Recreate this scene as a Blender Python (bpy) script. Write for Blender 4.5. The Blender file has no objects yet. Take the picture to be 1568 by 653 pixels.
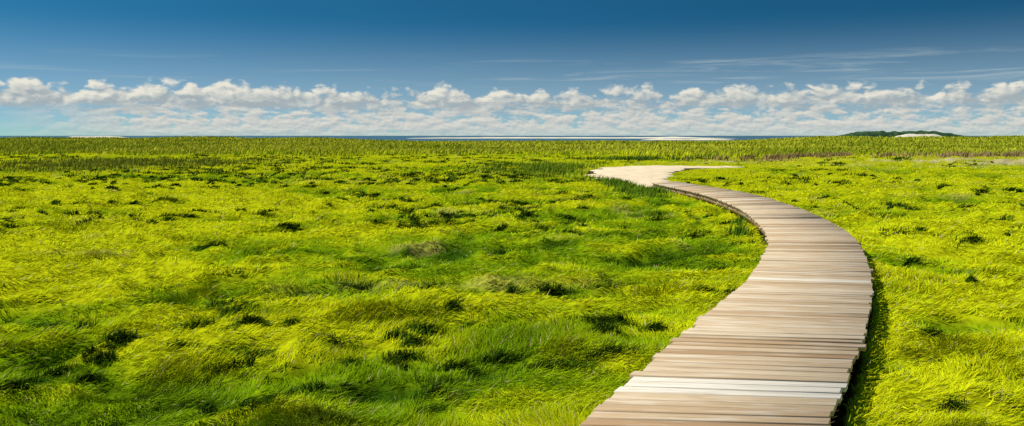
import bpy, math, numpy as np
from mathutils import Vector
rng = np.random.default_rng(7)
sc = bpy.context.scene
K = 1.154

# ---------------------------------------------------------------- noise utils
_tabs = {}
def vnoise(x, y, seed=0):
    if seed not in _tabs:
        _tabs[seed] = np.random.default_rng(1000+seed).uniform(-1, 1, (256, 256))
    t = _tabs[seed]
    xi = np.floor(x).astype(np.int64); yi = np.floor(y).astype(np.int64)
    fx = x-xi; fy = y-yi
    fx = fx*fx*fx*(fx*(fx*6-15)+10); fy = fy*fy*fy*(fy*(fy*6-15)+10)
    a = t[xi & 255, yi & 255]; b = t[(xi+1) & 255, yi & 255]
    c = t[xi & 255, (yi+1) & 255]; d = t[(xi+1) & 255, (yi+1) & 255]
    return (a*(1-fx)+b*fx)*(1-fy)+(c*(1-fx)+d*fx)*fy
def fbm(x, y, o=3, seed=0, g=0.5):
    s = 0; a = 1.0; n = 0
    for i in range(o):
        s = s+a*vnoise(x*2**i+17.3*i, y*2**i-9.1*i, seed+i*31); n += a; a *= g
    return s/n
def sstep(a, b, x):
    t = np.clip((x-a)/(b-a), 0, 1); return t*t*(3-2*t)

# ---------------------------------------------------------------- walkway plan (surveyed edges, metres)
pairs = [((-0.80,2.1),(0.55,2.0)),((-0.35,3.0),(1.08,2.93)),((0.359,4.32),(1.79,4.22)),((0.896,5.31),(2.33,5.16)),((1.52,6.48),(3.0,6.3)),
 ((2.11,7.55),(3.56,7.35)),((2.73,8.67),(4.13,8.45)),((3.24,9.77),(4.64,9.6)),((3.59,10.57),(4.99,10.45)),
 ((4.12,11.88),(5.53,11.8)),((4.49,13.1),(5.95,13.1)),((4.85,14.6),(6.33,14.7)),((5.20,16.4),(6.65,16.5)),
 ((5.42,18.0),(6.88,18.3)),((5.56,20.25),(7.06,20.8)),((5.59,22.1),(7.0,22.9)),((5.50,25.0),(6.75,26.0)),((5.3,28.2),(6.45,29.0))]
C = np.array([[a[0],a[1]*K,b[0],b[1]*K] for a,b in pairs])
def catmull(P, n=24):
    P = np.vstack([2*P[0]-P[1], P, 2*P[-1]-P[-2]]); out = []
    for i in range(1, len(P)-2):
        for t in np.linspace(0, 1, n, endpoint=False):
            p0,p1,p2,p3 = P[i-1],P[i],P[i+1],P[i+2]
            out.append(0.5*((2*p1)+(-p0+p2)*t+(2*p0-5*p1+4*p2-p3)*t*t+(-p0+3*p1-3*p2+p3)*t**3))
    out.append(P[-2]); return np.array(out)
E = catmull(C)
for _ in range(40):
    E[1:-1] = 0.5*E[1:-1]+0.25*(E[:-2]+E[2:])
cen = np.stack([(E[:,0]+E[:,2])/2,(E[:,1]+E[:,3])/2],1)
seg = np.hypot(*(np.diff(cen,axis=0).T)); S = np.concatenate([[0],np.cumsum(seg)]); TOT = S[-1]
def edge(s):
    return np.array([np.interp(s,S,E[:,j]) for j in range(4)])
def deck_z(s):
    return 0.29-0.08*float(sstep(TOT-9, TOT, np.array(s)))
sandC = np.array([[5.9,28.3*K,0.62],[5.6,31*K,1.0],[5.5,34*K,1.6],[6.0,37.5*K,2.2],[7.3,40.5*K,2.5],[9.4,43.0*K,2.0],[11.8,44.8*K,1.4],[14,46.3*K,0.8]])
SP = catmull(sandC, 12)
wc = np.vstack([np.stack([cen[::6,0],cen[::6,1],np.full(len(cen[::6]),0.69)],1), SP[::2]])
def walk_dist(x, y):
    out = np.full(x.shape, 50.0); side = np.zeros(x.shape)
    m = (y < 62)&(x>-4)&(x<24)
    idx = np.nonzero(m.ravel())[0]; xf = x.ravel(); yf = y.ravel(); o = out.ravel(); sd = side.ravel()
    for k in range(0, len(idx), 100000):
        ii = idx[k:k+100000]
        d = np.hypot(xf[ii][:,None]-wc[:,0][None], yf[ii][:,None]-wc[:,1][None])-wc[:,2][None]
        j = d.argmin(1); o[ii] = d[np.arange(len(ii)), j]; sd[ii] = np.sign(xf[ii]-wc[j,0])
    return o.reshape(x.shape), sd.reshape(x.shape)
def sandzone(x, y):
    return np.exp(-(((x-7.5)/6.0)**2+((y-47.5)/8.5)**2))
def bare(x, y):
    """bare sandy bank on the right"""
    return sstep(-0.05,0.3,fbm(x/3.2+40,y/0.9,3,210)+0.10)*(np.exp(-(((x-32)/8)**2+((y-57.5)/2.6)**2))+0.8*np.exp(-(((x-17)/4)**2+((y-64)/1.8)**2)))

# ---------------------------------------------------------------- terrain
def H0(x, y):
    r = np.hypot(x, y)
    wx = x+0.35*vnoise(x/0.8, y/0.8, 3); wy = y+0.35*vnoise(x/0.8+9, y/0.8+4, 4)
    n = fbm(wx/2.6, wy/2.2, 2, 10)
    n2 = fbm(wx/0.85, wy/0.62, 2, 15)
    rd = 1-np.abs(fbm(wx/1.15+5, wy/0.80, 2, 20))*2.6
    h = 0.11*n+0.085*n2+0.10*rd-0.035+0.03*fbm(x/0.26, y/0.22, 2, 60)
    h = h*(1-0.1*sstep(40, 110, r))
    h = h+0.38*sstep(18,26,x)*sstep(55,60,y+1.5*vnoise(x/3,y/9,61))*(1-sstep(66,80,y))
    az = np.arctan2(x, np.maximum(y, 1e-3))
    lr = np.maximum(1-sstep(-0.30,-0.10,az), 1.25*sstep(0.24,0.38,az))
    ridge = np.exp(-((r-330)/110.0)**2)
    h = h+ridge*lr*(1.15+0.5*fbm(az*14+3, r/300, 3, 70))
    r0 = 300+140*np.clip(lr,0,1)+25*fbm(az*20,r/900,3,75)
    h = h-3.5*sstep(r0, r0+80, r)
    return h
def H(x, y, d=None):
    if d is None: d, _ = walk_dist(x, y)
    h = H0(x, y); sz = sandzone(x, y)
    w = sstep(0.0, 0.9, d)*(1-0.8*np.clip(sz*1.3,0,1))
    base = 0.085*sstep(-0.15, 0.10, d)*(1-sstep(28,34,y))
    return h*w+(1-w)*(-0.01+base)+0.22*sz

def gcol(x, y, h):
    r = np.hypot(x, y)
    n1 = fbm(x/4.5, y/4.5, 4, 100); n2 = fbm(x/0.9, y/0.6, 3, 120); n3 = fbm(x/13, y/10, 3, 140)
    t = 0.89+2.8*h+0.62*n1+0.55*n2+0.35*n3  # height term paints shade into the hollows and sunlit yellow onto the tops
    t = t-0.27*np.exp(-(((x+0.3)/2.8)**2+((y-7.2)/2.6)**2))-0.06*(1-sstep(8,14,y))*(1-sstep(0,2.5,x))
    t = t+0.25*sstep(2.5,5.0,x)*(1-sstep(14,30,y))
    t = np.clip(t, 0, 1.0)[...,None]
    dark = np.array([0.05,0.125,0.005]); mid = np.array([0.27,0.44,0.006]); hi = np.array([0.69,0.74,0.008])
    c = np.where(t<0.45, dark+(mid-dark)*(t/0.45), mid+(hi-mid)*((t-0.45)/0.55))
    dry = sstep(0.40, 0.72, fbm(x/1.6+40, y/1.4, 3, 160))[...,None]*0.45
    c = c*(1-dry)+np.array([0.58,0.48,0.14])*dry
    rb = sstep(88, 104, r+10*vnoise(x/9, y/9, 170)+16*vnoise(x/40,y/40,171))[...,None]
    q = (0.5+0.5*fbm(x/16, y/22, 3, 180))[...,None]
    q2 = np.clip(q*1.6-0.3,0,1)
    reed = np.array([0.25,0.31,0.015])*(1-q2)+np.array([0.52,0.52,0.035])*q2
    c = c*(1-rb)+reed*rb
    br = (np.exp(-(((x-23)/6.5)**2+((y-68)/4.)**2))+np.exp(-(((x-36)/7)**2+((y-62)/3.)**2)))
    br = np.clip(br*1.0*(0.35+1.2*fbm(x/2.5,y/2,3,190)),0,0.6)[...,None]
    c = c*(1-br)+np.array([0.38,0.26,0.10])*br
    ol = np.exp(-(((x+27)/7)**2+((y-58)/11)**2))[...,None]*0.55
    c = c*(1-ol)+np.array([0.22,0.24,0.02])*ol
    ol = np.exp(-(((x-2.2)/2.5)**2+((y-47)/7)**2))[...,None]*0.55
    c = c*(1-ol)+np.array([0.14,0.23,0.012])*ol
    return c

def mk_mesh(name, V, F, smooth=False):
    me = bpy.data.meshes.new(name)
    V = np.ascontiguousarray(V, dtype=np.float32); F = np.ascontiguousarray(F, dtype=np.int32)
    me.vertices.add(len(V)); me.vertices.foreach_set("co", V.ravel())
    me.loops.add(F.size); me.loops.foreach_set("vertex_index", F.ravel())
    me.polygons.add(len(F)); me.polygons.foreach_set("loop_start", np.arange(0, F.size, F.shape[1], dtype=np.int32))
    if smooth: me.polygons.foreach_set("use_smooth", np.ones(len(F), dtype=bool))
    me.update(calc_edges=True)
    ob = bpy.data.objects.new(name, me); sc.collection.objects.link(ob)
    return ob
def set_col(me, col, name="Col"):
    a = me.color_attributes.new(name, 'FLOAT_COLOR', 'POINT')
    c = np.ones((len(col),4), dtype=np.float32); c[:,:3] = col
    a.data.foreach_set("color", c.ravel())

# ---------------------------------------------------------------- node helper
class NT:
    def __init__(s, t): s.t = t; s.n = t.nodes; s.l = t.links
    def new(s, ty, **kw):
        n = s.n.new(ty)
        for k, v in kw.items(): setattr(n, k, v)
        return n
    def put(s, sock, v):
        if isinstance(v, bpy.types.NodeSocket): s.l.new(v, sock)
        elif v is not None:
            if isinstance(v, (tuple, list)) and len(v)==3 and sock.type=='RGBA': v = (*v, 1)
            sock.default_value = v
    def m(s, op, a, b=None, c=None, clamp=False):
        n = s.new('ShaderNodeMath', operation=op, use_clamp=clamp)
        s.put(n.inputs[0], a); s.put(n.inputs[1], b)
        if c is not None: s.put(n.inputs[2], c)
        return n.outputs[0]
    def xyz(s, x, y, z):
        n = s.new('ShaderNodeCombineXYZ'); s.put(n.inputs[0], x); s.put(n.inputs[1], y); s.put(n.inputs[2], z); return n.outputs[0]
    def noise(s, vec, scale, detail=4, rough=0.5, dist=0.0, dim='3D'):
        n = s.new('ShaderNodeTexNoise', noise_dimensions=dim); s.put(n.inputs['Vector'], vec)
        n.inputs['Scale'].default_value = scale; n.inputs['Detail'].default_value = detail
        n.inputs['Roughness'].default_value = rough; n.inputs['Distortion'].default_value = dist
        return n
    def mix(s, f, a, b, blend='MIX'):
        n = s.new('ShaderNodeMix', data_type='RGBA', blend_type=blend)
        s.put(n.inputs[0], f); s.put(n.inputs[6], a); s.put(n.inputs[7], b); return n.outputs[2]
    def ss(s, x, a, b):
        n = s.new('ShaderNodeMapRange', interpolation_type='SMOOTHSTEP')
        s.put(n.inputs[0], x); s.put(n.inputs[1], a); s.put(n.inputs[2], b); return n.outputs[0]
def new_mat(name):
    m = bpy.data.materials.new(name); m.use_nodes = True; m.node_tree.nodes.clear()
    t = NT(m.node_tree); out = t.new('ShaderNodeOutputMaterial'); return m, t, out

# ---------------------------------------------------------------- materials
def grass_material():
    m, t, out = new_mat("grass_blades")
    a = t.new('ShaderNodeAttribute', attribute_name="Col")
    g = t.new('ShaderNodeNewGeometry')
    # brightens the grass: blend the flat face normal with the sward's upward normal
    vm = t.new('ShaderNodeVectorMath', operation='MULTIPLY_ADD'); t.l.new(g.outputs['Normal'], vm.inputs[0]); vm.inputs[1].default_value=(0.85,0.85,0.85); vm.inputs[2].default_value=(0,0,0.9)
    nn = t.new('ShaderNodeVectorMath', operation='NORMALIZE'); t.l.new(vm.outputs[0], nn.inputs[0])
    d = t.new('ShaderNodeBsdfDiffuse'); t.l.new(a.outputs['Color'], d.inputs[0]); t.l.new(nn.outputs[0], d.inputs['Normal'])
    tr = t.new('ShaderNodeBsdfTranslucent'); t.l.new(a.outputs['Color'], tr.inputs[0])
    mx = t.new('ShaderNodeMixShader'); mx.inputs[0].default_value = 0.20
    t.l.new(d.outputs[0], mx.inputs[1]); t.l.new(tr.outputs[0], mx.inputs[2])
    t.l.new(mx.outputs[0], out.inputs[0]); return m
def ground_material():
    m, t, out = new_mat("marsh_ground")
    a = t.new('ShaderNodeAttribute', attribute_name="Col")
    g = t.new('ShaderNodeNewGeometry')
    n = t.noise(g.outputs['Position'], 9, 4, 0.65)
    c = t.mix(t.ss(n.outputs[0], 0.35, 0.65), t.mix(1.0, a.outputs['Color'], (0.5,0.5,0.6), 'MULTIPLY'), a.outputs['Color'])
    d = t.new('ShaderNodeBsdfDiffuse'); t.l.new(c, d.inputs[0])
    t.l.new(d.outputs[0], out.inputs[0]); return m
MG = grass_material(); MGR = ground_material()

# ---------------------------------------------------------------- ground sheet
ang = np.concatenate([np.linspace(-math.pi, -0.75, 60, endpoint=False), np.linspace(-0.75, 0.75, 560), np.linspace(0.75, math.pi, 61)[1:]])
rad = np.exp(np.linspace(math.log(0.6), math.log(9000), 640))
A, R = np.meshgrid(ang, rad)
X = R*np.sin(A); Y = R*np.cos(A)
D, _ = walk_dist(X, Y)
Z = H(X, Y, D)
V = np.stack([X,Y,Z],-1).reshape(-1,3)
na, nr = len(ang), len(rad)
i, j = np.meshgrid(np.arange(nr-1), np.arange(na-1), indexing='ij')
F = np.stack([i*na+j, i*na+j+1, (i+1)*na+j+1, (i+1)*na+j], -1).reshape(-1,4)[:, ::-1]
ground = mk_mesh("ground", V, F, True)
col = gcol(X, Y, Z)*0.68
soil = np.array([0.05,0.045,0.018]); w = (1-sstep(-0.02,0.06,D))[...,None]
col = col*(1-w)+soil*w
bt = np.clip(bare(X,Y),0,1)[...,None]
col = col*(1-bt)+np.array([0.62,0.50,0.34])*bt
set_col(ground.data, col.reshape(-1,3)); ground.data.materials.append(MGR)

# ---------------------------------------------------------------- grass blades
BV, BF, BC = [], [], []; off = 0
def add_blades(x, y, z, th, lean, bend, L, W, col, tw):
    global off
    n = len(x)
    d = np.stack([np.cos(th), np.sin(th), np.zeros(n)],1); up = np.array([0,0,1.0])
    p = np.stack([-np.sin(th), np.cos(th), np.zeros(n)],1)
    p = p*np.cos(tw)[:,None]+(up[None]*np.sin(lean+bend/2)[:,None]-d*np.cos(lean+bend/2)[:,None])*np.sin(tw)[:,None]
    r = np.stack([x,y,z],1)
    m = r+(L*0.5)[:,None]*(d*np.sin(lean)[:,None]+up*np.cos(lean)[:,None])
    t = m+(L*0.5)[:,None]*(d*np.sin(lean+bend)[:,None]+up*np.cos(lean+bend)[:,None])
    w = (W/2)[:,None]*p
    V = np.stack([r-w, r+w, m-w*0.85, m+w*0.85, t],1)
    nz = np.cross(V[:,1]-V[:,0], V[:,4]-V[:,0])[:,2]
    f = nz<0
    V[f] = V[f][:, [1,0,3,2,4]]
    V = V.reshape(-1,3)
    b = off+np.arange(n)[:,None]*5
    F = np.concatenate([b+np.array([0,1,2]), b+np.array([1,3,2]), b+np.array([2,3,4])],1).reshape(-1,3)
    BV.append(V.astype(np.float32)); BF.append(F.astype(np.int32)); BC.append(np.repeat(col.astype(np.float32),5,axis=0)); off += n*5
def sample(n, y0, y1, p):
    u = rng.random(n)
    y = (y0**(1-p)+u*(y1**(1-p)-y0**(1-p)))**(1/(1-p))
    az = rng.uniform(-0.68, 0.68, n)
    return y*np.tan(az), y
def flow(x, y):
    return 0.15+2.6*fbm(x/1.2, y/0.9, 2, 300)+1.0*vnoise(x/0.36,y/0.36,320)

def hay(n, y0, y1, p):
    x, y = sample(n, y0, y1, p)
    d, sd = walk_dist(x, y)
    k = (d > np.where(sd>0, 0.015, 0.03))&(bare(x,y)<rng.uniform(0.15,0.5,len(x))); x, y, d, sd = x[k], y[k], d[k], sd[k]; n = len(x)
    z = H(x, y, d); r = np.hypot(x,y)
    th = flow(x, y)+rng.normal(0,0.45,n)
    near = d<0.3
    th = np.where(near&(sd>0), rng.normal(0,0.8,n), th)
    tall = sstep(0.20,0.62,fbm(x/1.3+7,y/0.9,3,330)+0.20*np.exp(-(((x+0.3)/2.8)**2+((y-7.2)/2.2)**2)))
    th = th+tall*rng.normal(0,0.5,n)
    hf = 1-0.45*tall
    lean = rng.normal(1.15,0.22,n)*hf; bend = rng.normal(0.42,0.2,n)
    L = rng.uniform(0.05,0.14,n)*(1+0.6*tall); L = L*(1-0.5*sandzone(x,y+3))
    W = np.maximum(0.0042, r*0.00078)*rng.uniform(0.7,1.3,n)
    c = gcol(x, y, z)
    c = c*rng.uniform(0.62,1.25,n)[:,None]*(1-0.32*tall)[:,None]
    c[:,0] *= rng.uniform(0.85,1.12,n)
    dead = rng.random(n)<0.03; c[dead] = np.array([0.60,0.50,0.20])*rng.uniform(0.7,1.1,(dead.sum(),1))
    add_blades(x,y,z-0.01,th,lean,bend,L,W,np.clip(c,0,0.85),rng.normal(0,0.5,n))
hay(380000, 4.6, 18, 1.6)
hay(230000, 17, 110, 1.6)

def tuft(cx, cy, s, m, g=None, asp=None, th0=None):
    r0 = math.hypot(cx,cy)
    a = rng.uniform(0,6.28,m); rr = rng.random(m)**0.65; rot = rng.normal(0,0.35)
    rr = rr*(1+0.35*np.sin(3*a+rng.uniform(0,6))+0.2*np.sin(5*a+rng.uniform(0,6)))
    ex = rr*np.cos(a)*s*(asp or rng.uniform(0.8,1.6)); ey = rr*np.sin(a)*s*0.4
    x = cx+ex*math.cos(rot)-ey*math.sin(rot); y = cy+ex*math.sin(rot)+ey*math.cos(rot)
    z = H(x,y)-0.02
    th = np.full(m, rng.normal(0.1,0.9) if th0 is None else th0)+rng.normal(0,0.45,m)
    g = g or rng.uniform(0.3,0.8)
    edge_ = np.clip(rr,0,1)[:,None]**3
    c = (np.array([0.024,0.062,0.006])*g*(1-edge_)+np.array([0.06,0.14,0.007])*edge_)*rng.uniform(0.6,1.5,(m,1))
    yel = rng.random(m)<0.07; c[yel] = np.array([0.25,0.34,0.01])
    L = rng.uniform(0.10,0.21,m)*(0.75+s)
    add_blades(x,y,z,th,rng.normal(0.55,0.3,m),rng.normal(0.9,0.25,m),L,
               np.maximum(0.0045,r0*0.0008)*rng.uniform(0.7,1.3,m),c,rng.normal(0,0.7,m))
def tussocks(n, y0, y1, p, nb, smin, smax, cth=-0.2):
    x0, y0_ = sample(n*3, y0, y1, p)
    clus = fbm(x0/7+3, y0_/7, 3, 400)
    d, _ = walk_dist(x0, y0_)
    k = np.nonzero((clus>cth)&(d>0.45)&(sandzone(x0,y0_)<0.3)&((x0<2)|(rng.random(len(x0))<0.35)))[0][:n]
    for q in k:
        s = smin+(smax-smin)*rng.random()**1.7
        tuft(x0[q], y0_[q], s, int(nb*(0.45+s/smax)))
tussocks(80, 5.0, 17, 1.4, 300, 0.05, 0.24)
tussocks(560, 14, 45, 1.3, 90, 0.09, 0.34)
tussocks(1000, 36, 100, 1.1, 36, 0.2, 0.75)
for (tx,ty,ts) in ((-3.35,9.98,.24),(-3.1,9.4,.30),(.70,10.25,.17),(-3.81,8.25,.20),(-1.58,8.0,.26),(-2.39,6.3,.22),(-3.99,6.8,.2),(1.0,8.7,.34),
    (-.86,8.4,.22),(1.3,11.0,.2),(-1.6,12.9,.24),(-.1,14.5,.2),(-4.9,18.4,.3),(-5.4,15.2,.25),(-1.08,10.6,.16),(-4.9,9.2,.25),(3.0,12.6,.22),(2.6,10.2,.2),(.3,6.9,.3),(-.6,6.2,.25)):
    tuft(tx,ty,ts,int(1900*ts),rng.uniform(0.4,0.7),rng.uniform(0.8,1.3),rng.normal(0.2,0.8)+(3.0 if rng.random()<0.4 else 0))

def reeds(n, y0, y1, p):
    x, y = sample(n, y0, y1, p); z = H(x,y); r = np.hypot(x,y)
    k = (r+10*vnoise(x/9, y/9, 170)+16*vnoise(x/40,y/40,171) > 92)&(z>-0.45); x,y,z,r = x[k],y[k],z[k],r[k]; n=len(x)
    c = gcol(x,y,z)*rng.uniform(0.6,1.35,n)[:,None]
    hg = 0.45+0.38*fbm(x/12,y/12,3,350)
    add_blades(x,y,z-0.02,rng.normal(0,0.8,n),np.abs(rng.normal(0.25,0.15,n)),rng.normal(0.5,0.2,n),
               hg*rng.uniform(0.7,1.3,n),r*0.0009*rng.uniform(0.6,1.2,n),np.clip(c,0,.8),rng.uniform(-1.5,1.5,n))
reeds(110000, 75, 440, 1.25)
def bank(cx, cy, sx, sy, n, colr, L0, thr=-0.1):
    x = rng.normal(cx,sx,n); y = rng.normal(cy,sy,n); d,_ = walk_dist(x,y); k = (d>0.15)&(fbm(x/1.5,y/1.5,2,380)>thr); x,y,d=x[k],y[k],d[k]; n=len(x)
    z = H(x,y,d); r=np.hypot(x,y)
    add_blades(x,y,z,rng.normal(0,0.9,n),np.abs(rng.normal(0.25,0.15,n)),rng.normal(0.4,0.2,n),L0*rng.uniform(0.6,1.3,n),
               np.maximum(0.005,r*0.0008),np.array(colr)*rng.uniform(0.6,1.4,(n,1)),rng.uniform(-1.2,1.2,n))
bank(23,68,4.5,2.0,3600,(0.27,0.19,0.07),0.38,0.05)
bank(36,66,4.5,1.5,3600,(0.30,0.21,0.09),0.42,0.05)
bank(11,70,3.0,1.6,1800,(0.07,0.13,0.012),0.38,0.05)
bank(1.4,49,1.7,5.0,5000,(0.15,0.23,0.014),0.28)
bank(4.5,32,0.5,3.0,4500,(0.12,0.21,0.012),0.22)
bank(-27,58,5,6,9000,(0.19,0.22,0.02),0.35)
for (bx,by) in ((5.05,18.6),(4.45,16.7)):
    bank(bx,by,0.11,0.22,220,(0.08,0.16,0.01),0.20,-2)
grass = mk_mesh("marsh_grass", np.concatenate(BV), np.concatenate(BF))
set_col(grass.data, np.concatenate(BC)); grass.data.materials.append(MG)

# ---------------------------------------------------------------- boardwalk
def wood_material():
    m, t, out = new_mat("weathered_wood")
    a = t.new('ShaderNodeAttribute', attribute_name="puv"); r = t.new('ShaderNodeAttribute', attribute_name="prand")
    sp = t.new('ShaderNodeSeparateXYZ'); t.l.new(a.outputs['Vector'], sp.inputs[0])
    al, ac, idn = sp.outputs
    v1 = t.xyz(t.m('MULTIPLY',al,1.6), t.m('MULTIPLY',ac,45), t.m('MULTIPLY',idn,7.3))
    g = t.noise(v1, 1.0, 6, 0.6, 0.4)
    v2 = t.xyz(t.m('MULTIPLY',al,1.1), t.m('MULTIPLY',ac,6), t.m('MULTIPLY',idn,3.1))
    st = t.noise(v2, 2.0, 3, 0.5)
    v3 = t.xyz(t.m('MULTIPLY',al,2.0), t.m('MULTIPLY',ac,9), t.m('MULTIPLY',idn,5.7))
    dk = t.noise(v3, 1.3, 4, 0.6)
    cr = t.new('ShaderNodeValToRGB'); t.l.new(r.outputs['Fac'], cr.inputs[0])
    e = cr.color_ramp.elements; e[0].position=0; e[0].color=(0.44,0.28,0.15,1); e[1].position=1; e[1].color=(0.82,0.75,0.64,1)
    k = e.new(0.30); k.color=(0.57,0.41,0.25,1); k = e.new(0.7); k.color=(0.72,0.58,0.41,1)
    c = t.mix(t.m('MULTIPLY',t.ss(g.outputs[0],0.42,0.70),0.55), cr.outputs[0], (0.29,0.19,0.11))
    c = t.mix(t.m('MULTIPLY',t.ss(st.outputs[0],0.5,0.72),0.45), c, (0.80,0.73,0.62))
    c = t.mix(t.m('MULTIPLY',t.ss(dk.outputs[0],0.56,0.75),0.5), c, (0.36,0.25,0.16))
    b = t.new('ShaderNodeBsdfPrincipled'); t.l.new(c, b.inputs['Base Color']); b.inputs['Roughness'].default_value = 0.75
    b.inputs['Specular IOR Level'].default_value = 0.2
    bp = t.new('ShaderNodeBump'); bp.inputs['Strength'].default_value=0.6; bp.inputs['Distance'].default_value=0.004
    t.l.new(g.outputs[0], bp.inputs['Height']); t.l.new(bp.outputs[0], b.inputs['Normal'])
    t.l.new(b.outputs[0], out.inputs[0]); return m
MW = wood_material()
walk = bpy.data.objects.new("boardwalk", None); sc.collection.objects.link(walk)
pitch, gap, thk = 0.140, 0.023, 0.036
V=[];F=[];PU=[];PR=[]
s = 0.1; pid = 0; tone = 0.5
while s+pitch < TOT:
    gp = gap*rng.uniform(0.6,1.4)
    a = edge(s+gp/2); b = edge(s+pitch-gp/2)
    La,Lb,Ra,Rb = a[:2],b[:2],a[2:],b[2:]
    dirv = (Ra-La); wl = np.linalg.norm(dirv); dirv/=wl
    jl = rng.normal(0,0.009)-(0.03 if rng.random()<0.08 else 0); jr = rng.normal(0,0.009)+(0.025 if rng.random()<0.06 else 0)
    La = La+dirv*jl; Lb = Lb+dirv*jl; Ra = Ra+dirv*jr; Rb = Rb+dirv*jr
    z = deck_z(s); zl = z+rng.normal(0,0.002); zr = z+rng.normal(0,0.002); tilt = rng.normal(0,0.003)
    o = len(V)
    for zz in (0,-thk):
        V += [(La[0],La[1],zl+zz-tilt),(Lb[0],Lb[1],zl+zz+tilt),(Rb[0],Rb[1],zr+zz+tilt),(Ra[0],Ra[1],zr+zz-tilt)]
    PU += [(0,0,pid),(0,pitch,pid),(wl,pitch,pid),(wl,0,pid),(0,0,pid+.3),(0,pitch,pid+.3),(wl,pitch,pid+.3),(wl,0,pid+.3)]
    tone = np.clip(0.3*tone+0.7*(0.02+0.85*rng.random()),0,1)
    pr = 1.0 if rng.random()<0.06 else (0.0 if rng.random()<0.06 else tone)
    PR += [pr]*8
    F += [(o,o+3,o+2,o+1),(o+4,o+5,o+6,o+7),(o,o+1,o+5,o+4),(o+1,o+2,o+6,o+5),(o+2,o+3,o+7,o+6),(o+3,o,o+4,o+7)]
    s += pitch; pid += 1
pl = mk_mesh("planks", np.array(V), np.array(F)); pl.parent = walk
def wattr(ob, PU, PR):
    at = ob.data.attributes.new("puv",'FLOAT_VECTOR','POINT'); at.data.foreach_set("vector", np.array(PU,dtype=np.float32).ravel())
    at = ob.data.attributes.new("prand",'FLOAT','POINT'); at.data.foreach_set("value", np.array(PR,dtype=np.float32))
    ob.data.materials.append(MW)
wattr(pl, PU, PR)
bv = pl.modifiers.new("bev",'BEVEL'); bv.width=0.003; bv.segments=1
V=[];F=[];PU=[]
for k,fr in enumerate((0.07,0.5,0.93)):
    n = 160; o=len(V)
    for q in range(n):
        ss_ = 0.15+(TOT-0.3)*q/(n-1); e_ = edge(ss_); L_,R_ = e_[:2],e_[2:]; p = L_+(R_-L_)*fr
        dv = (R_-L_)/np.linalg.norm(R_-L_)*0.024; z = deck_z(ss_)-thk-0.006
        zb = z-0.17
        for (sx,zz) in ((-1,z),(1,z),(1,zb),(-1,zb)): V.append((p[0]+dv[0]*sx,p[1]+dv[1]*sx,zz)); PU.append((ss_,zz+sx*0.02,500+k))
        if q:
            a0=o+(q-1)*4; b0=o+q*4
            for c_ in range(4): d_=(c_+1)%4; F.append((a0+c_,a0+d_,b0+d_,b0+c_))
    F.append((o,o+1,o+2,o+3)); F.append((o+(n-1)*4+3,o+(n-1)*4+2,o+(n-1)*4+1,o+(n-1)*4))
st = mk_mesh("stringers", np.array(V), np.array(F)); st.parent=walk; wattr(st, PU, np.full(len(V),0.0))
V=[];F=[];PU=[]
ss_=0.8
while ss_<TOT-3:
    e_=edge(ss_); L_,R_=e_[:2],e_[2:]; ux=(R_-L_)/np.linalg.norm(R_-L_); uy=np.array([-ux[1],ux[0]])
    for fr in (0.13,0.87):
        p=L_+(R_-L_)*fr; o=len(V)
        for zz in (deck_z(ss_)-thk-0.010,-0.5):
            for sx,sy in ((-1,-1),(1,-1),(1,1),(-1,1)):
                pp=p+ux*sx*0.045+uy*sy*0.045; V.append((pp[0],pp[1],zz)); PU.append((zz,sx*.05+sy*.03,900+ss_))
        F += [(o,o+1,o+2,o+3),(o+7,o+6,o+5,o+4)]+[(o+c_,o+4+c_,o+4+(c_+1)%4,o+(c_+1)%4) for c_ in range(4)]
    ss_+=2.4
po = mk_mesh("posts", np.array(V), np.array(F)); po.parent=walk; wattr(po, PU, np.full(len(V),0.0))

# ---------------------------------------------------------------- sand
def sand_mat(name, c1, c2, sc_):
    m,t,out = new_mat(name); g=t.new('ShaderNodeNewGeometry')
    n=t.noise(g.outputs['Position'],sc_,6,0.6)
    c=t.mix(t.ss(n.outputs[0],0.35,0.7),c1,c2); d=t.new('ShaderNodeBsdfDiffuse'); t.l.new(c,d.inputs[0])
    b=t.new('ShaderNodeBump'); b.inputs['Distance'].default_value=0.05; t.l.new(n.outputs[0],b.inputs['Height']); t.l.new(b.outputs[0],d.inputs['Normal'])
    t.l.new(d.outputs[0],out.inputs[0]); return m
MS = sand_mat("sand",(0.86,0.71,0.50),(0.70,0.55,0.37),1.6)
V=[];F=[]; nw=13
tg = np.gradient(SP[:,:2],axis=0); tg/=np.linalg.norm(tg,axis=1)[:,None]
for q,(p,tv) in enumerate(zip(SP,tg)):
    nv=np.array([tv[1],-tv[0]])
    for w_ in range(nw):
        f=(w_/(nw-1)*2-1); wob=1+0.25*float(vnoise(np.array(q*0.4),np.array(float(f>0)*9),500))
        pt=p[:2]+nv*f*(p[2]+0.05)*wob
        gz=float(H(np.array([pt[0]]),np.array([pt[1]]))[0])
        zz=gz+0.035+0.02*float(vnoise(np.array(pt[0]*2),np.array(pt[1]*2),501))-0.08*(abs(f)>0.99)
        V.append((pt[0],pt[1],zz))
        if q and w_: b0=q*nw+w_; F.append((b0-nw-1,b0-nw,b0,b0-1))
sp_ = mk_mesh("sand_path", np.array(V), np.array(F), True); sp_.data.materials.append(MS)

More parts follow.
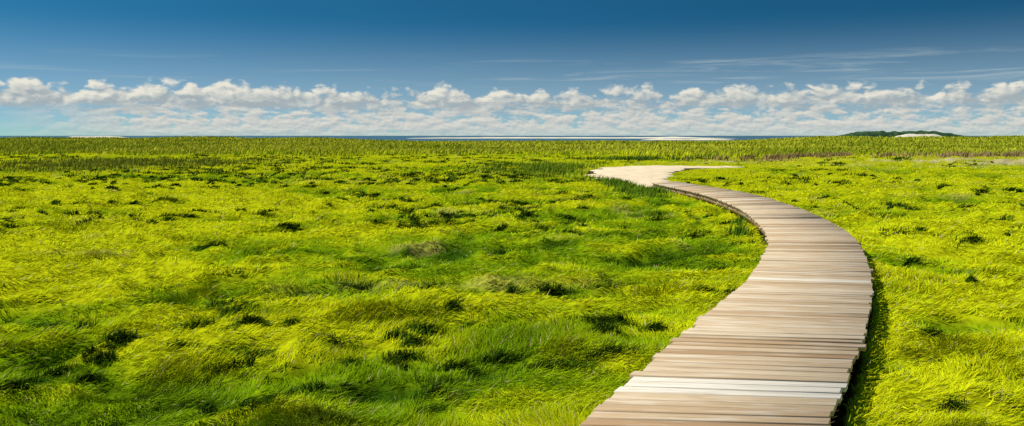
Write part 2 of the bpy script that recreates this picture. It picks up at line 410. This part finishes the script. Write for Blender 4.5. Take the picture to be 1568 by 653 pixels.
def mound(name, x0, x1, yc, yw, hgt, mat, seed, nx=240, ny=14, rough=0.3, base=-0.6, fx=12., sharp=1.):
    xs=np.linspace(x0,x1,nx); ys=np.linspace(-1,1,ny); XX,YY=np.meshgrid(xs,ys)
    u=(XX-x0)/(x1-x0)
    env=np.clip(np.minimum(u,1-u)*5,0,1)**0.6
    prof=np.maximum(1-YY**2,0)**sharp
    ZZ=base+(hgt-base)*env*prof*(1-rough+rough*fbm(XX/fx,YY*2,4,seed)*1.0)
    V=np.stack([XX,yc+YY*yw+0*XX,ZZ],-1).reshape(-1,3)
    i,j=np.meshgrid(np.arange(ny-1),np.arange(nx-1),indexing='ij')
    F=np.stack([i*nx+j,i*nx+j+1,(i+1)*nx+j+1,(i+1)*nx+j],-1).reshape(-1,4)
    o=mk_mesh(name,V,F,True); o.data.materials.append(mat); return o
MS2 = sand_mat("pale_sand",(0.80,0.73,0.60),(0.62,0.55,0.43),0.05)
m,t,out=new_mat("tree_mass"); g=t.new('ShaderNodeNewGeometry'); n=t.noise(g.outputs['Position'],0.15,5,0.6)
d=t.new('ShaderNodeBsdfDiffuse'); t.l.new(t.mix(t.ss(n.outputs[0],.35,.65),(0.02,0.05,0.028),(0.06,0.11,0.045)),d.inputs[0]); t.l.new(d.outputs[0],out.inputs[0]); MT=m
mound("distant_tree_line",575,790,1500,30,12.5,MT,600,nx=500,rough=0.28,fx=9.,sharp=0.35)
mound("sand_bluff",655,735,1455,12,6.5,MS2,610,rough=0.4,fx=20.)
mound("sand_bar",-95,200,760,14,1.45,MS2,620,rough=0.40,fx=30.)
mound("sand_bar",72,125,480,9,0.55,MS2,621,rough=0.35,fx=10.)
mound("sand_bar",-400,-340,760,14,2.1,MS2,623,rough=0.35,fx=30.)

# ---------------------------------------------------------------- water
m,t,out=new_mat("sea_water"); b=t.new('ShaderNodeBsdfPrincipled'); b.inputs['Base Color'].default_value=(0.05,0.13,0.18,1); b.inputs['Roughness'].default_value=0.3
g=t.new('ShaderNodeNewGeometry'); n=t.noise(g.outputs['Position'],0.4,4,0.6); bp=t.new('ShaderNodeBump'); bp.inputs['Distance'].default_value=0.15
t.l.new(n.outputs[0],bp.inputs['Height']); t.l.new(bp.outputs[0],b.inputs['Normal']); t.l.new(b.outputs[0],out.inputs[0])
wv=[(-14000,240,-0.5),(14000,240,-0.5),(14000,14000,-0.5),(-14000,14000,-0.5)]
wa=mk_mesh("sea_water",np.array(wv),np.array([[0,1,2,3]])); wa.data.materials.append(m)

# ---------------------------------------------------------------- sun + sky
sun_az = math.radians(-84)
sun_el = math.radians(50)
sd = Vector((math.sin(sun_az)*math.cos(sun_el), math.cos(sun_az)*math.cos(sun_el), math.sin(sun_el)))
L = bpy.data.lights.new("sun",'SUN'); L.energy=5.0; L.angle=math.radians(0.5); L.color=(1.0,0.95,0.82)
lo = bpy.data.objects.new("sun",L); sc.collection.objects.link(lo); lo.rotation_euler = sd.to_track_quat('Z','Y').to_euler(); lo.location=(-20,5,30)

W = bpy.data.worlds.new("World"); sc.world=W; W.use_nodes=True; W.node_tree.nodes.clear(); t=NT(W.node_tree)
out=t.new('ShaderNodeOutputWorld'); bg=t.new('ShaderNodeBackground'); bg.inputs[1].default_value=0.1; t.l.new(bg.outputs[0],out.inputs[0])
tc=t.new('ShaderNodeTexCoord'); sep=t.new('ShaderNodeSeparateXYZ'); t.l.new(tc.outputs['Generated'],sep.inputs[0])
x_,y_,z_=sep.outputs
u=t.m('ARCTAN2',x_,y_); v=t.m('ARCSINE',z_)
sky=t.new('ShaderNodeTexSky',sky_type='NISHITA'); sky.sun_disc=False; sky.sun_elevation=sun_el; sky.sun_rotation=sun_az
sky.air_density=1.0; sky.dust_density=0.3; sky.ozone_density=3.0
vz=t.m('ADD',t.m('MULTIPLY',t.m('MAXIMUM',z_,0.0),5.2),0.03)
nrm=t.new('ShaderNodeVectorMath',operation='NORMALIZE'); t.l.new(t.xyz(x_,y_,vz),nrm.inputs[0]); t.l.new(nrm.outputs[0],sky.inputs[0])
gm=t.new('ShaderNodeGamma'); t.l.new(t.mix(1.0,sky.outputs[0],(0.1,0.1,0.1),'MULTIPLY'),gm.inputs[0]); gm.inputs[1].default_value=1.4
vm=t.new('ShaderNodeVectorMath',operation='MULTIPLY'); t.l.new(gm.outputs[0],vm.inputs[0]); vm.inputs[1].default_value=(3.6,13.6,12.0)
skyc=vm.outputs[0]
def warp(vec, s1, amt):
    wn=t.noise(vec,s1*1.8,2,0.55)
    sb=t.new('ShaderNodeVectorMath',operation='SUBTRACT'); t.l.new(wn.outputs[1],sb.inputs[0]); sb.inputs[1].default_value=(.5,.5,.5)
    wv=t.new('ShaderNodeVectorMath',operation='MULTIPLY_ADD'); t.l.new(sb.outputs[0],wv.inputs[0]); wv.inputs[1].default_value=(amt/s1,)*3; t.l.new(vec,wv.inputs[2])
    return wv.outputs[0]
def puff(u,v,seed,s1,s2,stretch=1.7):
    vec=t.xyz(t.m('ADD',u,seed),t.m('MULTIPLY',v,stretch),seed); wv=warp(vec,s1,0.9)
    def vor(s):
        n=t.new('ShaderNodeTexVoronoi',feature='F1',voronoi_dimensions='2D'); n.inputs['Scale'].default_value=s
        t.l.new(wv,n.inputs['Vector']); d=n.outputs['Distance']; return t.m('MULTIPLY_ADD',t.m('MULTIPLY',d,d),-1.6,1.0)
    nz=t.noise(vec,s1*1.1,6,0.56)
    return t.m('ADD',t.m('MULTIPLY',vor(s1),0.32),t.m('ADD',t.m('MULTIPLY',vor(s2),0.16),t.m('MULTIPLY',nz.outputs[0],0.75)))
# horizon haze
c=t.mix(t.m('MULTIPLY',t.ss(v,0.14,0.0),0.72),skyc,(3.8,4.9,5.5))
# distant rows of cloud
def far_p(du,dv):
    return t.noise(t.xyz(t.m('ADD',u,du),t.m('MULTIPLY',t.m('ADD',v,dv),2.6),3.3),46.,6,0.62).outputs[0]
Pa=far_p(0,0); Pb=far_p(-0.002,0.0026)
fm=t.ss(t.m('ADD',Pa,t.m('MULTIPLY',t.m('SUBTRACT',0.026,v),6.0)),0.40,0.55)
fm=t.m('MULTIPLY',fm,t.ss(v,0.046,0.036))
fl=t.m('ADD',t.m('MULTIPLY',t.m('SUBTRACT',Pa,Pb),3.4),0.5,clamp=True)
fm=t.m('MULTIPLY',fm,t.m('MULTIPLY',t.ss(u,-0.58,-0.38),t.ss(v,-0.020,0.016)))
c=t.mix(fm,c,t.mix(fl,(4.5,5.0,5.2),(7.1,7.0,6.3)))
# main cumulus bank
def main_p(du,dv): return puff(t.m('ADD',u,du),t.m('ADD',v,dv),1.7,29.,80.)
P=main_p(0,0); P2=main_p(-0.0045,0.0045)
low=t.noise(t.xyz(u,0.0,6.7),6.5,2,0.6).outputs[0]
tp=t.m('MULTIPLY_ADD',t.m('SUBTRACT',low,0.5),0.028,0.0515)
tp=t.m('ADD',tp,t.m('MULTIPLY',t.ss(u,-0.25,-0.42),0.003))
val=t.m('ADD',t.m('DIVIDE',t.m('SUBTRACT',tp,v),0.0110),t.m('MULTIPLY',t.m('SUBTRACT',P,0.59),3.6))
mask=t.ss(val,0.0,0.8)
bn=t.noise(t.xyz(u,t.m('MULTIPLY',v,5.),9.7),22.,5,0.6).outputs[0]
bm=t.ss(t.m('ADD',t.m('DIVIDE',t.m('SUBTRACT',v,0.028),0.005),t.m('MULTIPLY',t.m('SUBTRACT',bn,0.5),6.0)),-0.5,2.0)
mask=t.m('MULTIPLY',mask,bm)
lit=t.m('ADD',t.m('MULTIPLY',t.m('SUBTRACT',P,P2),2.4),t.m('ADD',t.m('MULTIPLY',t.m('SUBTRACT',v,0.046),42.),0.50),clamp=True)
c=t.mix(t.m('MULTIPLY',mask,0.96),c,t.mix(lit,(3.7,4.3,4.6),(8.3,8.0,6.9)))
# cirrus streaks
sv=t.m('MULTIPLY_ADD',u,-0.006,v)
cn=t.noise(t.xyz(t.m('MULTIPLY',u,3.2),t.m('MULTIPLY',sv,60.),4.),1.6,5,0.62,0.6).outputs[0]
cm=t.m('MULTIPLY',t.ss(cn,0.50,0.76),t.m('MULTIPLY',t.ss(v,0.052,0.062),t.ss(v,0.098,0.075)))
c=t.mix(t.m('MULTIPLY',cm,t.m('MULTIPLY_ADD',t.ss(u,-0.2,0.2),0.35,0.25)),c,(6.0,6.6,6.4))
t.l.new(c,bg.inputs[0])

# ---------------------------------------------------------------- camera
cam=bpy.data.cameras.new("camera"); co=bpy.data.objects.new("camera",cam); sc.collection.objects.link(co)
co.location=(0,0,2.0); co.rotation_euler=(math.radians(90),0,0); cam.lens=30.0; cam.sensor_width=36; cam.shift_y=-0.0756
cam.clip_start=0.1; cam.clip_end=30000
sc.camera=co
sc.view_settings.view_transform='Standard'; sc.view_settings.look='None'; sc.view_settings.exposure=0
